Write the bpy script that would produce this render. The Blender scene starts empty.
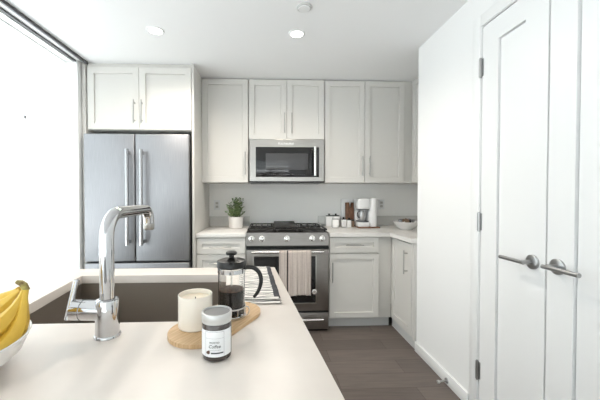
import bpy, bmesh, math, random
from mathutils import Vector, Matrix
R = math.radians
random.seed(7)
S = bpy.context.scene
COL = S.collection

# ------------------------------------------------------------------ camera
cam_d = bpy.data.cameras.new('camera')
cam = bpy.data.objects.new('camera', cam_d); COL.objects.link(cam)
cam.location = (0, 0, 1.267)
cam.rotation_euler = (R(90 - 1.0), 0, R(-2.4))
cam_d.sensor_width = 36; cam_d.lens = 18.12
cam_d.shift_x = 20 / 600; cam_d.shift_y = .3 / 600
cam_d.clip_start = .02
S.camera = cam

# ------------------------------------------------------------------ sky, exposure
W = bpy.data.worlds.new('overcast_sky'); S.world = W; W.use_nodes = True
bg = W.node_tree.nodes['Background']
bg.inputs[0].default_value = (.93, .98, 1.0, 1)
bg.inputs[1].default_value = 1.7
sun_d = bpy.data.lights.new('sun', 'SUN'); sun_d.energy = 15; sun_d.angle = R(1); sun_d.color = (1, .99, .98)
sun = bpy.data.objects.new('sun', sun_d); COL.objects.link(sun); sun.rotation_euler = (R(8), R(38), 0)   # from behind the house, added to light the bounce slabs outside
S.view_settings.view_transform = 'Standard'; S.view_settings.look = 'None'
S.view_settings.exposure = 0.53; S.view_settings.gamma = 1; S.view_settings.use_curve_mapping = False
LAMP_W = 44          # watts of each recessed lamp
LAMP_RGB = (1.0, .92, .82)

# ------------------------------------------------------------------ materials
def mat(name, rgb, rough=.5, metal=0., spec=.5, coat=0., **kw):
    m = bpy.data.materials.new(name); m.use_nodes = True
    b = m.node_tree.nodes['Principled BSDF']
    b.inputs['Base Color'].default_value = (*rgb, 1)
    b.inputs['Roughness'].default_value = rough
    b.inputs['Metallic'].default_value = metal
    b.inputs['Specular IOR Level'].default_value = spec
    b.inputs['Coat Weight'].default_value = coat
    for k, v in kw.items(): b.inputs[k].default_value = v
    return m
def nd(m, t, **kw):
    n = m.node_tree.nodes.new(t)
    for k, v in kw.items(): setattr(n, k, v)
    return n
def lk(m, a, b): m.node_tree.links.new(a, b)
def bsdf(m): return m.node_tree.nodes['Principled BSDF']
def noise_tint(m, c1, c2, scale, stretch=(1, 1, 1), detail=4, lo=.35, hi=.65):
    tc = nd(m, 'ShaderNodeTexCoord'); mp = nd(m, 'ShaderNodeMapping'); mp.inputs['Scale'].default_value = stretch
    n = nd(m, 'ShaderNodeTexNoise'); n.inputs['Scale'].default_value = scale; n.inputs['Detail'].default_value = detail
    r = nd(m, 'ShaderNodeValToRGB')
    r.color_ramp.elements[0].color = (*c1, 1); r.color_ramp.elements[1].color = (*c2, 1)
    r.color_ramp.elements[0].position = lo; r.color_ramp.elements[1].position = hi
    lk(m, tc.outputs['Object'], mp.inputs['Vector']); lk(m, mp.outputs[0], n.inputs['Vector'])
    lk(m, n.outputs['Fac'], r.inputs['Fac']); lk(m, r.outputs['Color'], bsdf(m).inputs['Base Color'])
    return n
def bump(m, scale, strength, stretch=(1, 1, 1), dist=.002):
    tc = nd(m, 'ShaderNodeTexCoord'); mp = nd(m, 'ShaderNodeMapping'); mp.inputs['Scale'].default_value = stretch
    n = nd(m, 'ShaderNodeTexNoise'); n.inputs['Scale'].default_value = scale
    b = nd(m, 'ShaderNodeBump'); b.inputs['Strength'].default_value = strength; b.inputs['Distance'].default_value = dist
    lk(m, tc.outputs['Object'], mp.inputs['Vector']); lk(m, mp.outputs[0], n.inputs['Vector'])
    lk(m, n.outputs['Fac'], b.inputs['Height']); lk(m, b.outputs[0], bsdf(m).inputs['Normal'])
M = {}
M['wall'] = mat('wall_paint', (.93, .915, .885), .55); bump(M['wall'], 180, .05)
M['closet'] = mat('closet_wall_paint', (.90, .90, .895), .55); bump(M['closet'], 180, .04)
M['ceil'] = mat('ceiling_paint', (.91, .91, .91), .7); bump(M['ceil'], 120, .05)
M['trim'] = mat('white_trim', (.86, .86, .855), .35)
M['door'] = mat('white_door_lacquer', (.90, .90, .895), .35)
M['cab'] = mat('cabinet_lacquer', (.64, .622, .588), .38)
M['cab_in'] = mat('cabinet_toe', (.60, .60, .59), .5)
M['gap'] = mat('shadow_gap', (.015, .015, .015), .8)
M['quartz'] = mat('quartz', (.80, .77, .73), .38); noise_tint(M['quartz'], (.725, .655, .595), (.785, .715, .655), 6, lo=.3, hi=.7)
M['quartz_b'] = mat('quartz_back_light_tint', (.74, .72, .69), .38); noise_tint(M['quartz_b'], (.71, .69, .66), (.77, .75, .72), 6, lo=.3, hi=.7)  # same stone as the island; the back's different light is put into this tint
M['splash'] = mat('quartz_splash', (.66, .65, .62), .25)
def steel(name, c, rough, stretch, amt=.08):
    m = mat(name, c, rough, 1.0)
    noise_tint(m, tuple(v * .93 for v in c), tuple(min(1, v * 1.06) for v in c), 12, stretch)
    bump(m, 60, amt, stretch, .0006)
    return m
M['fridge'] = steel('brushed_steel_fridge', (.325, .325, .338), .46, (30, 30, .6))
M['range'] = steel('brushed_steel_range', (.28, .262, .246), .32, (.8, 30, 30))
M['mw'] = steel('brushed_steel_microwave', (.43, .41, .385), .28, (.8, 30, 30))
M['chrome'] = mat('polished_chrome', (.60, .60, .61), .06, 1.0)
M['fhandle'] = mat('fridge_bar_steel', (.46, .46, .47), .16, 1.0)
M['nickel'] = mat('satin_nickel', (.42, .42, .42), .30, 1.0)
M['handle'] = mat('brushed_nickel_pull', (.42, .41, .395), .30, 1.0)
M['bright'] = mat('bright_steel_bar', (.88, .86, .83), .25, 1.0)
M['sink'] = mat('dark_sink_steel', (.245, .205, .17), .5, .3); bump(M['sink'], 60, .06, (.8, 30, 30), .0006)
M['blackglass'] = mat('black_glass', (.012, .012, .013), .08, 0, .5)
M['greyglass'] = mat('grey_glass', (.055, .055, .058), .15, 0, .5)
M['black'] = mat('black_plastic', (.014, .013, .012), .3, spec=.35)
M['iron'] = mat('cast_iron', (.025, .023, .022), .55); bump(M['iron'], 300, .15)
M['dark'] = mat('dark_grey', (.08, .08, .085), .4)
M['carafe'] = mat('steel_carafe', (.55, .55, .55), .3, .7)
M['grey'] = mat('grey_aluminium', (.30, .30, .31), .35, .6)
M['white'] = mat('white_plastic', (.85, .85, .85), .35)
M['ceramic'] = mat('white_ceramic', (.86, .85, .84), .18, coat=.3)
M['pot'] = mat('matt_white_pot', (.80, .77, .74), .5)
M['soil'] = mat('soil', (.05, .033, .022), .9)
M['leaf'] = mat('leaf_green', (.10, .16, .055), .45); noise_tint(M['leaf'], (.05, .10, .03), (.22, .29, .12), 40)
M['stem'] = mat('plant_stem', (.12, .14, .06), .6)
M['wood'] = mat('light_bamboo', (.55, .36, .20), .45)
noise_tint(M['wood'], (.54, .335, .165), (.70, .48, .275), 5, (3, 40, 3)); 
M['walnut'] = mat('walnut', (.20, .09, .045), .45); noise_tint(M['walnut'], (.14, .06, .03), (.27, .13, .07), 8, (14, 3, 2))
M['brown'] = mat('brown_wood', (.25, .16, .10), .5); noise_tint(M['brown'], (.20, .125, .08), (.32, .22, .15), 10, (3, 3, 20))
M['wax'] = mat('candle_wax', (.86, .76, .62), .45, **{'Subsurface Weight': .3, 'Subsurface Radius': (.02, .012, .006)})
M['cup'] = mat('frosted_candle_glass', (.90, .83, .73), .22, coat=.3)
M['wick'] = mat('wick', (.06, .05, .04), .8)
M['coffee'] = mat('coffee', (.006, .004, .003), .5, spec=.1)
M['foam'] = mat('coffee_foam', (.12, .06, .03), .6); noise_tint(M['foam'], (.04, .018, .01), (.22, .12, .07), 220)
M['label'] = mat('paper_label', (.86, .86, .87), .6)
M['ink'] = mat('label_ink', (.02, .02, .022), .6)
M['greyink'] = mat('label_grey_ink', (.30, .30, .31), .6)
M['beanink'] = mat('label_brown_ink', (.09, .035, .02), .6)
M['lid'] = mat('grey_metal_lid', (.30, .30, .30), .38, .7)
M['lidrim'] = mat('pale_metal_rim', (.62, .62, .61), .3, .6)
M['jarglass'] = mat('dark_beans_in_glass', (.055, .042, .038), .15, coat=.6)
M['banana'] = mat('banana_skin', (.80, .54, .06), .45); noise_tint(M['banana'], (.60, .35, .03), (.74, .50, .075), 14, lo=.3, hi=.7)
M['bananatip'] = mat('banana_stem', (.22, .15, .05), .7); noise_tint(M['bananatip'], (.12, .06, .03), (.42, .36, .10), 60)
M['lens'] = mat('lamp_lens', (1, 1, 1), .5, **{'Emission Color': (1, .95, .88, 1), 'Emission Strength': 6.0})
M['bounce_slab'] = mat('pale_bounce_slab', (.78, .79, .80), .8)  # for the added slabs that bounce sunlight indoors
# glass
def glass(name, tint, ior, rough=0.):
    return mat(name, tint, rough, **{'Transmission Weight': 1.0, 'IOR': ior})
M['glass'] = glass('clear_glass', (1, 1, 1), 1.36)
def pane_mat():
    m = bpy.data.materials.new('window_glass'); m.use_nodes = True
    nt = m.node_tree; nt.nodes.remove(nt.nodes['Principled BSDF']); out = nt.nodes['Material Output']
    t = nd(m, 'ShaderNodeBsdfTransparent'); t.inputs[0].default_value = (.97, .99, .99, 1)
    g = nd(m, 'ShaderNodeBsdfGlossy'); g.inputs['Roughness'].default_value = .02
    mx = nd(m, 'ShaderNodeMixShader'); mx.inputs[0].default_value = .06
    lk(m, t.outputs[0], mx.inputs[1]); lk(m, g.outputs[0], mx.inputs[2]); lk(m, mx.outputs[0], out.inputs[0])
    return m
M['pane'] = pane_mat()
def floor_mat():
    m = mat('dark_oak_planks', (.1, .08, .07), .5)
    tc = nd(m, 'ShaderNodeTexCoord'); mp = nd(m, 'ShaderNodeMapping')
    lk(m, tc.outputs['Object'], mp.inputs['Vector'])
    mp.inputs['Location'].default_value = (.37, .05, 0)
    br = nd(m, 'ShaderNodeTexBrick'); br.offset = .37; br.offset_frequency = 2
    br.inputs['Scale'].default_value = 1; br.inputs['Brick Width'].default_value = 1.35; br.inputs['Row Height'].default_value = .165
    br.inputs['Mortar Size'].default_value = .0016; br.inputs['Mortar Smooth'].default_value = .3
    br.inputs['Color1'].default_value = (.118, .096, .083, 1); br.inputs['Color2'].default_value = (.158, .130, .114, 1)
    br.inputs['Mortar'].default_value = (.055, .040, .033, 1)
    lk(m, mp.outputs[0], br.inputs['Vector'])
    mp2 = nd(m, 'ShaderNodeMapping'); mp2.inputs['Scale'].default_value = (2, 28, 1)
    lk(m, tc.outputs['Object'], mp2.inputs['Vector'])
    n = nd(m, 'ShaderNodeTexNoise'); n.inputs['Scale'].default_value = 2.2; n.inputs['Detail'].default_value = 6
    lk(m, mp2.outputs[0], n.inputs['Vector'])
    r = nd(m, 'ShaderNodeValToRGB'); r.color_ramp.elements[0].position = .3; r.color_ramp.elements[1].position = .72
    r.color_ramp.elements[0].color = (.80, .80, .80, 1); r.color_ramp.elements[1].color = (1.12, 1.10, 1.08, 1)
    lk(m, n.outputs['Fac'], r.inputs['Fac'])
    mx = nd(m, 'ShaderNodeMix', data_type='RGBA', blend_type='MULTIPLY'); mx.inputs[0].default_value = 1
    lk(m, br.outputs['Color'], mx.inputs[6]); lk(m, r.outputs['Color'], mx.inputs[7])
    lk(m, mx.outputs[2], bsdf(m).inputs['Base Color'])
    return m
M['floor'] = floor_mat()
def stripes_mat(name, base, dark, axis_scale, kind):
    """cloth: irregular dark lines on a pale ground, in object space"""
    m = mat(name, base, .85)
    tc = nd(m, 'ShaderNodeTexCoord'); mp = nd(m, 'ShaderNodeMapping'); mp.inputs['Scale'].default_value = axis_scale
    lk(m, tc.outputs['Object'], mp.inputs['Vector'])
    w = nd(m, 'ShaderNodeTexWave', wave_type='BANDS', bands_direction=kind)
    w.inputs['Scale'].default_value = 1; w.inputs['Distortion'].default_value = 9; w.inputs['Detail'].default_value = 2.5
    w.inputs['Detail Scale'].default_value = 1.3
    lk(m, mp.outputs[0], w.inputs['Vector'])
    r = nd(m, 'ShaderNodeValToRGB'); r.color_ramp.elements[0].position = .10; r.color_ramp.elements[1].position = .24
    r.color_ramp.elements[0].color = (*dark, 1); r.color_ramp.elements[1].color = (*base, 1)
    lk(m, w.outputs['Fac'], r.inputs['Fac']); lk(m, r.outputs['Color'], bsdf(m).inputs['Base Color'])
    return m
M['napkin'] = stripes_mat('striped_napkin', (.78, .74, .69), (.035, .032, .035), (3.0, 19, 3.0), 'Y')
M['band'] = mat('charcoal_band', (.045, .045, .052), .85)
def towel_mat():
    m = mat('linen_towel', (.5, .42, .38), .9)
    tc = nd(m, 'ShaderNodeTexCoord'); sp = nd(m, 'ShaderNodeSeparateXYZ'); lk(m, tc.outputs['Object'], sp.inputs[0])
    r = nd(m, 'ShaderNodeValToRGB'); cr = r.color_ramp; cr.interpolation = 'CONSTANT'
    mr = nd(m, 'ShaderNodeMapRange'); mr.inputs[1].default_value = -.145; mr.inputs[2].default_value = .145
    lk(m, sp.outputs['X'], mr.inputs[0]); lk(m, mr.outputs[0], r.inputs['Fac'])
    A, B, D = (.64, .555, .50, 1), (.51, .435, .395, 1), (.055, .045, .045, 1)
    stops = [(0, B), (.05, A), (.16, B), (.18, A), (.235, D), (.275, B), (.30, A), (.40, B), (.415, A), (.55, B), (.565, A),
             (.70, B), (.72, A), (.84, B), (.86, A), (.95, B)]
    cr.elements[0].position, cr.elements[0].color = stops[0]; cr.elements[1].position, cr.elements[1].color = stops[1]
    for p, c in stops[2:]:
        e = cr.elements.new(p); e.color = c
    n = nd(m, 'ShaderNodeTexNoise'); n.inputs['Scale'].default_value = 140
    mx = nd(m, 'ShaderNodeMix', data_type='RGBA', blend_type='MULTIPLY'); mx.inputs[0].default_value = .35
    lk(m, tc.outputs['Object'], n.inputs['Vector'])
    lk(m, r.outputs['Color'], mx.inputs[6]); lk(m, n.outputs['Fac'], mx.inputs[7]); lk(m, mx.outputs[2], bsdf(m).inputs['Base Color'])
    return m
M['towel'] = towel_mat()

# ------------------------------------------------------------------ mesh helpers
def box(bm, x0, x1, y0, y1, z0, z1, bev=0., seg=2):
    vs = [bm.verts.new(p) for p in ((x0, y0, z0), (x1, y0, z0), (x1, y1, z0), (x0, y1, z0), (x0, y0, z1), (x1, y0, z1), (x1, y1, z1), (x0, y1, z1))]
    fs = [bm.faces.new([vs[i] for i in q]) for q in ((3, 2, 1, 0), (4, 5, 6, 7), (0, 1, 5, 4), (1, 2, 6, 5), (2, 3, 7, 6), (3, 0, 4, 7))]
    if bev > 0:
        es = list({e for f in fs for e in f.edges})
        bmesh.ops.bevel(bm, geom=es, offset=bev, segments=seg, affect='EDGES', profile=.5)
def B(x0, x1, y0, y1, z0, z1, bev=0., seg=2):
    bm = bmesh.new(); box(bm, x0, x1, y0, y1, z0, z1, bev, seg); return bm
def prism(bm, poly, z0, z1, bev=0., seg=2):
    """poly: CCW xy list -> closed prism"""
    lo = [bm.verts.new((x, y, z0)) for x, y in poly]; hi = [bm.verts.new((x, y, z1)) for x, y in poly]
    n = len(poly); fs = [bm.faces.new(lo[::-1]), bm.faces.new(hi)]
    for i in range(n): fs.append(bm.faces.new((lo[i], lo[(i + 1) % n], hi[(i + 1) % n], hi[i])))
    if bev > 0:
        es = list({e for f in fs[:2] for e in f.edges})
        bmesh.ops.bevel(bm, geom=es, offset=bev, segments=seg, affect='EDGES', profile=.5)
def lathe(bm, prof, c=(0, 0, 0), n=32, axis='Z', cap=(True, True)):
    """prof: (r, h) pairs"""
    def pt(r, h, a):
        u, v = r * math.cos(a), r * math.sin(a)
        p = {'Z': (u, v, h), 'Y': (u, h, -v), 'X': (h, u, v)}[axis]
        return (c[0] + p[0], c[1] + p[1], c[2] + p[2])
    rings = [[bm.verts.new(pt(r, h, 2 * math.pi * k / n)) for k in range(n)] for r, h in prof]
    for a, b in zip(rings, rings[1:]):
        for k in range(n): bm.faces.new((a[k], a[(k + 1) % n], b[(k + 1) % n], b[k]))
    if cap[0]: bm.faces.new(rings[0][::-1])
    if cap[1]: bm.faces.new(rings[-1])
def tube(bm, pts, rad, n=12, cap=True, squash=None):
    """sweep a circle along pts; rad a number or list"""
    pts = [Vector(p) for p in pts]; L = len(pts)
    if not hasattr(rad, '__len__'): rad = [rad] * L
    tang = [(pts[min(i + 1, L - 1)] - pts[max(i - 1, 0)]).normalized() for i in range(L)]
    ref = Vector((0, 0, 1)) if abs(tang[0].z) < .9 else Vector((1, 0, 0))
    u = tang[0].cross(ref).normalized(); rings = []
    for i in range(L):
        u = (u - tang[i] * u.dot(tang[i])).normalized(); v = tang[i].cross(u)
        ring = []
        for k in range(n):
            a = 2 * math.pi * k / n
            s = 1.0 if squash is None else squash(a)
            ring.append(bm.verts.new(pts[i] + (u * math.cos(a) + v * math.sin(a)) * rad[i] * s))
        rings.append(ring)
    for a, b in zip(rings, rings[1:]):
        for k in range(n): bm.faces.new((a[k], a[(k + 1) % n], b[(k + 1) % n], b[k]))
    if cap: bm.faces.new(rings[0][::-1]); bm.faces.new(rings[-1])
def spline(pts, k=6):
    """Catmull-Rom through pts"""
    P = [Vector(p) for p in pts]; P = [P[0] * 2 - P[1]] + P + [P[-1] * 2 - P[-2]]; out = []
    for i in range(1, len(P) - 2):
        for j in range(k):
            t = j / k
            out.append(.5 * ((2 * P[i]) + (P[i + 1] - P[i - 1]) * t + (2 * P[i - 1] - 5 * P[i] + 4 * P[i + 1] - P[i + 2]) * t * t
                             + (3 * P[i] - P[i - 1] - 3 * P[i + 1] + P[i + 2]) * t ** 3))
    out.append(P[-2]); return out
def lerp_list(vals, n):
    out = []
    for i in range(n):
        t = i / (n - 1) * (len(vals) - 1); k = min(int(t), len(vals) - 2); out.append(vals[k] + (vals[k + 1] - vals[k]) * (t - k))
    return out
def NB(): return bmesh.new()
def obj(name, bm, m, parent=None, loc=None, smooth=True, rot=None):
    me = bpy.data.meshes.new(name)
    bmesh.ops.recalc_face_normals(bm, faces=bm.faces)
    bm.to_mesh(me); bm.free()
    for mm in (m if isinstance(m, (list, tuple)) else [m]): me.materials.append(mm)
    if smooth:
        for p in me.polygons: p.use_smooth = True
        me.set_sharp_from_angle(angle=R(32))
    o = bpy.data.objects.new(name, me); COL.objects.link(o)
    if parent: o.parent = parent
    if loc: o.location = loc
    if rot: o.rotation_euler = rot
    return o
def tag(o, label, cat, group=None):
    o['label'] = label; o['category'] = cat
    if group: o['group'] = group
    return o
def thing(name, label, cat, loc=(0, 0, 0), rz=0., group=None):
    o = bpy.data.objects.new(name, None); COL.objects.link(o); o.empty_display_size = .1
    o.location = loc; o.rotation_euler = (0, 0, rz)
    return tag(o, label, cat, group)
def struct(name, bm, m, parent=None, **kw):
    o = obj(name, bm, m, parent, **kw)
    if not parent: o['kind'] = 'structure'
    return o
def dup(root, loc, label, rz=None):
    r = root.copy(); COL.objects.link(r); r.location = loc; r['label'] = label
    if rz is not None: r.rotation_euler = (0, 0, rz)
    for ch in list(root.children):
        c = ch.copy(); COL.objects.link(c); c.parent = r
        for g in ch.children:
            d = g.copy(); COL.objects.link(d); d.parent = c
    return r
def text_mesh(body, size, depth=.0006, font_shear=0.):
    cu = bpy.data.curves.new('lettering', 'FONT'); cu.body = body; cu.size = size; cu.extrude = depth
    cu.align_x = 'CENTER'; cu.align_y = 'CENTER'; cu.shear = font_shear; cu.resolution_u = 3
    o = bpy.data.objects.new('lettering', cu); COL.objects.link(o)
    dg = bpy.context.evaluated_depsgraph_get(); dg.update()
    me = bpy.data.meshes.new_from_object(o.evaluated_get(dg))
    bm = bmesh.new(); bm.from_mesh(me)
    bpy.data.objects.remove(o); bpy.data.curves.remove(cu); bpy.data.meshes.remove(me)
    return bm      # in the XY plane, facing +Z

# ------------------------------------------------------------------ room
CZ = 2.44; WB = 3.45; CT = .914
struct('floor', B(-1.78, 1.95, -5.6, 3.55, -.06, 0), M['floor'])
struct('ceiling', B(-1.90, 1.95, -5.6, 3.55, CZ, CZ + .08), M['ceil'])
struct('wall_back', B(-1.76, 1.95, WB, WB + .1, 0, CZ), M['wall'])
struct('wall_right', B(1.83, 1.95, 2.39, WB, 0, CZ), M['wall'])
struct('wall_left', B(-1.80, -1.64, 2.70, WB, 0, CZ), M['closet'])
bm = NB(); box(bm, -1.76, -1.50, -5.6, -5.5, 0, CZ); box(bm, 1.10, 1.95, -5.6, -5.5, 0, CZ); box(bm, -1.50, 1.10, -5.6, -5.5, 2.34, CZ)
struct('wall_rear', bm, M['wall'])
bm = NB()
for x in (-1.50, -.23, 1.04): box(bm, x, x + .06, -5.57, -5.53, 0, 2.34)
for z in (0, 2.28): box(bm, -1.44, 1.04, -5.57, -5.53, z, z + .06)
w4 = struct('added_rear_window', bm, M['trim'])  # unseen glazing added in the rear wall to light the kitchen fronts
obj('pane', B(-1.45, 1.05, -5.553, -5.547, .05, 2.29), M['pane'], w4)
CX = 1.211; D1a, D1b, D2b = 1.672, 1.262, .85; DTOP = 2.215
bm = NB()       # closet wall with the opening of the double door
box(bm, CX, 1.83, D1a, 2.388, 0, CZ)
box(bm, CX, CX + .11, D2b, D1a, DTOP, CZ)
box(bm, CX, CX + .11, -5.5, D2b, 0, CZ)
struct('wall_closet', bm, M['closet'])
# door casing, a flat board flush round the opening
bm = NB()
box(bm, CX - .006, CX, D1a + .004, D1a + .068, 0, DTOP + .068, .0015)
box(bm, CX - .006, CX, D2b - .004, D1a + .004, DTOP + .004, DTOP + .068, .0015)
box(bm, CX - .006, CX, D2b - .068, D2b - .004, 0, DTOP + .068, .0015)
struct('trim_1', bm, M['closet'])
struct('baseboard_right', B(CX - .016, CX, D1a + .069, 2.388, 0, .078, .003), M['trim'])
struct('baseboard_right_near', B(CX - .016, CX, -5.4, D2b - .07, 0, .078, .003), M['trim'])
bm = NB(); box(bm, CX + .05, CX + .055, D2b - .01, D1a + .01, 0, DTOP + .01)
struct('closet_dark_sheet', bm, M['gap'])       # closet darkness behind the door gaps, put in as a black sheet

def shaker(w, h, t=.02, fr=.055, rec=.012, slope=.0025, groove=0.):
    """door leaf: x 0..w, z 0..h, front face at y=0, back at y=t, with a recessed centre panel"""
    bm = NB()
    def ring(i, y): return [bm.verts.new(p) for p in ((i, y, i), (w - i, y, i), (w - i, y, h - i), (i, y, h - i))]
    e = .0015
    b = ring(0, t); a0 = ring(0, e); a = ring(e, 0); f = ring(fr, 0); g = ring(fr + slope, rec); steps = [(b, a0), (a0, a), (a, f), (f, g)]
    if groove > 0:      # shadow groove round the panel
        d = ring(fr + .0008, groove); e2 = ring(fr + .0062, groove); g = ring(fr + .008, rec); steps[3:] = [(f, d), (d, e2), (e2, g)]
    for p, q in steps:
        for k in range(4): bm.faces.new((p[k], p[(k + 1) % 4], q[(k + 1) % 4], q[k]))
    bm.faces.new(b[::-1]); bm.faces.new(g)
    return bm
def pull(L, vertical=True, r=.0052, off=.030):
    """bar pull on two posts, centred at the origin, standing off towards -y"""
    bm = NB(); ax = (lambda s, y: (0, y, s)) if vertical else (lambda s, y: (s, y, 0))
    tube(bm, [ax(-L / 2, -off), ax(L / 2, -off)], r, 12)
    for s in (-L / 2 + .025, L / 2 - .025): tube(bm, [ax(s, .002), ax(s, -off)], r * .85, 10)
    return bm

# the two closet doors; each leaf faces -X
def leaf(name, y_hinge, y_meet, fr):
    w = abs(y_hinge - y_meet) - .008
    o = struct(name, shaker(w, DTOP - .012, .036, fr, .009, .003, .022), M['door'])
    o.rotation_euler = (0, 0, R(-90)); o.location = (CX + .002, max(y_hinge, y_meet) - .004, .006)
    return o
d1 = leaf('door_1', D1a, D1b, .117); d2 = leaf('door_2', D1b, D2b, .115)
def lever(parent, yw, zw, sgn):
    """round rose with a straight lever; local x runs towards the viewer, y away from the room"""
    x = parent.location.y - yw; z = zw - parent.location.z
    e = bpy.data.objects.new('lever_handle', None); COL.objects.link(e); e.parent = parent; e.location = (x, 0, z)
    bm = NB(); lathe(bm, [(.0, -.010), (.028, -.010), (.033, -.007), (.0335, 0)], axis='Y', n=36, cap=(False, False)); obj('rose', bm, M['nickel'], e)
    bm = NB(); tube(bm, [(0, -.008, 0), (0, -.050, 0)], .0105, 16)
    tube(bm, [(-sgn * .012, -.056, 0), (sgn * (.125 if sgn < 0 else .138), -.056, 0)], .0092, 18)
    obj('lever', bm, M['nickel'], e)
lever(d1, 1.326, .961, -1); lever(d2, 1.207, .967, 1)
def hinge(parent, zw, xl):
    bm = NB(); tube(bm, [(xl, -.008, zw - .05), (xl, -.008, zw + .05)], .0085, 12)
    for dz in (-.052, .052): tube(bm, [(xl, -.008, zw + dz - .004), (xl, -.008, zw + dz + .004)], .006, 10)
    box(bm, xl + .002, xl + .016, -.003, .0, zw - .048, zw + .048)
    obj('hinge', bm, M['nickel'], parent)
for z in (1.985, 1.115, .262): hinge(d1, z - .006, -.004)
for z in (1.985, 1.115, .262): hinge(d2, z - .006, abs(D1b - D2b) - .002)

# glazed left side: sliding glass panels, one white stile each, tracks on the ceiling
def window(name, y0, y1, stile):
    f = NB(); fx0, fx1 = -1.765, -1.730
    if y1 < 2.6: box(f, fx0, fx1, y1 - stile, y1, 0.0, 2.40, .002)
    else: stile = .001
    stile_y = .022; box(f, fx0, fx1, y0, y0 + stile_y, 0, 2.40, .002)
    box(f, fx0, fx1, y0 + stile, y1 - stile, 0, .05); box(f, fx0, fx1, y0 + stile, y1 - stile, 2.405, 2.412)
    o = struct(name, f, M['trim'])
    obj('pane', B(-1.751, -1.744, y0 + stile - .004, y1 - stile + .002, .045, 2.408), M['pane'], o)
    return o
w1 = window('window_1', .45, 2.698, .022); window('window_2', -1.62, .446, .022); window('window_3', -3.69, -1.624, .022); window('window_5', -5.49, -3.694, .022)
obj('latch', B(-1.744, -1.737, 2.25, 2.263, 1.815, 1.84, .001), M['grey'], w1)
bm = NB()
box(bm, -1.600, -1.580, -5.4, 2.748, CZ - .022, CZ, .001); box(bm, -1.668, -1.648, -5.4, 2.695, CZ - .022, CZ, .001)
struct('trim_3', bm, M['grey'])
bm = NB()
for x in (-1.586, -1.652): box(bm, x - .002, x + .007, -5.4, 2.748 if x > -1.6 else 2.694, CZ - .024, CZ - .001)
struct('trim_4', bm, M['dark'])
bm = NB(); box(bm, -1.648, -1.600, -5.4, 2.695, CZ - .012, CZ); box(bm, -1.765, -1.668, -5.4, 2.695, CZ - .028, CZ)
struct('trim_5', bm, M['trim'])
bm = NB(); box(bm, -8.0, -1.80, -5.64, 6.5, -.12, -.02); box(bm, -8.0, 5.0, -13.0, -5.64, -.12, -.02)
struct('bounce_slab', bm, M['bounce_slab'])  # unseen pale slabs, added and widened to bounce sunlight onto the ceiling

# ------------------------------------------------------------------ ceiling fittings
def downlight(x, y, label):
    t = thing('recessed_light', label, 'ceiling light', (x, y, CZ), group='recessed ceiling lights')
    bm = NB(); lathe(bm, [(.044, -.001), (.046, -.006), (.058, -.005), (.062, 0)], n=40, cap=(False, False)); obj('trim_ring', bm, M['trim'], t)
    bm = NB(); lathe(bm, [(.0, -.004), (.0445, -.003)], n=40, cap=(False, False)); obj('lens', bm, M['lens'], t)
    L = bpy.data.lights.new('lamp', 'SPOT'); L.energy = LAMP_W; L.color = LAMP_RGB; L.spot_size = R(160); L.spot_blend = 1; L.shadow_soft_size = .05
    lo = bpy.data.objects.new('lamp', L); COL.objects.link(lo); lo.parent = t; lo.location = (0, 0, -.02)
downlight(-.795, 2.21, 'lit round recessed ceiling light nearer the fridge')
downlight(.215, 2.21, 'lit round recessed ceiling light in front of the microwave')
t = thing('smoke_detector', 'round white smoke detector on the ceiling without light', 'smoke detector', (.230, 1.895, CZ))
bm = NB(); lathe(bm, [(.046, 0), (.048, -.004), (.046, -.009), (.040, -.012), (0, -.013)], n=40, cap=(False, False)); obj('housing', bm, M['cab_in'], t)
bm = NB(); lathe(bm, [(.036, -.0125), (.035, -.0155), (0, -.016)], n=32, cap=(False, False)); obj('cover_disc', bm, M['trim'], t)

# ------------------------------------------------------------------ cabinets
def door_part(name, parent, x, z, w, h, fr=.055, m='cab', yf=0.):
    return obj(name, shaker(w, h, .02, fr), M[m], parent, (x, yf, z))
def handle(parent, x, z, L, vertical=True):
    return obj('handle', pull(L, vertical), M['handle'], parent, (x, 0, z))
G = .0015
YU = 3.06        # face of the wall cabinets
def wall_cabinet(label, x0, x1, z0, z1, splits, handles, y=YU, ztop=2.438, depth=None):
    t = thing('wall_cabinet', label, 'cabinet', (x0, y, z0), group='wall cabinets')
    w = x1 - x0; d = (WB - y - .002) if depth is None else depth
    obj('carcass', B(.0008, w - .0008, .022, d, .0, ztop - z0, .001), M['cab'], t)
    xs = [0] + splits + [w]
    for i in range(len(xs) - 1):
        a, b = xs[i] + G, xs[i + 1] - G
        dr = door_part('door', t, a, .0, b - a, z1 - z0)
        hx, hz, L = handles[i]; handle(dr, hx - x0 - a, hz - z0, L)
    return t
wall_cabinet('tall pale grey single-door wall cabinet beside the fridge panel, above the plant', -.654, -.192, 1.394, 2.428, [], [(-.222, 1.585, .23)])
wall_cabinet('short pale grey two-door wall cabinet directly above the microwave', -.188, .580, 1.832, 2.428, [.383], [(.172, 1.992, .20), (.246, 1.992, .20)])
wall_cabinet('tall pale grey two-door wall cabinet right of the microwave, above the coffee maker', .584, 1.411, 1.394, 2.428, [.412], [(.968, 1.562, .20), (1.042, 1.562, .20)])
t = thing('wall_cabinet', 'tall pale grey wall cabinet in the right corner, turned sideways beside the white closet wall', 'cabinet', (1.485, YU, 1.394), group='wall cabinets')
obj('carcass', B(.022, .342, -.66, WB - YU - .002, 0, 2.438 - 1.394, .001), M['cab'], t)
d = obj('door', shaker(.64, 1.034, .02), M['cab'], t, (0, -.005, 0), rot=(0, 0, R(-90))); obj('handle', pull(.2), M['handle'], d, (.60, 0, .17))
obj('filler', B(-.073, .022, .018, WB - YU - .002, 0, 2.438 - 1.394), M['cab'], t)

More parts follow.
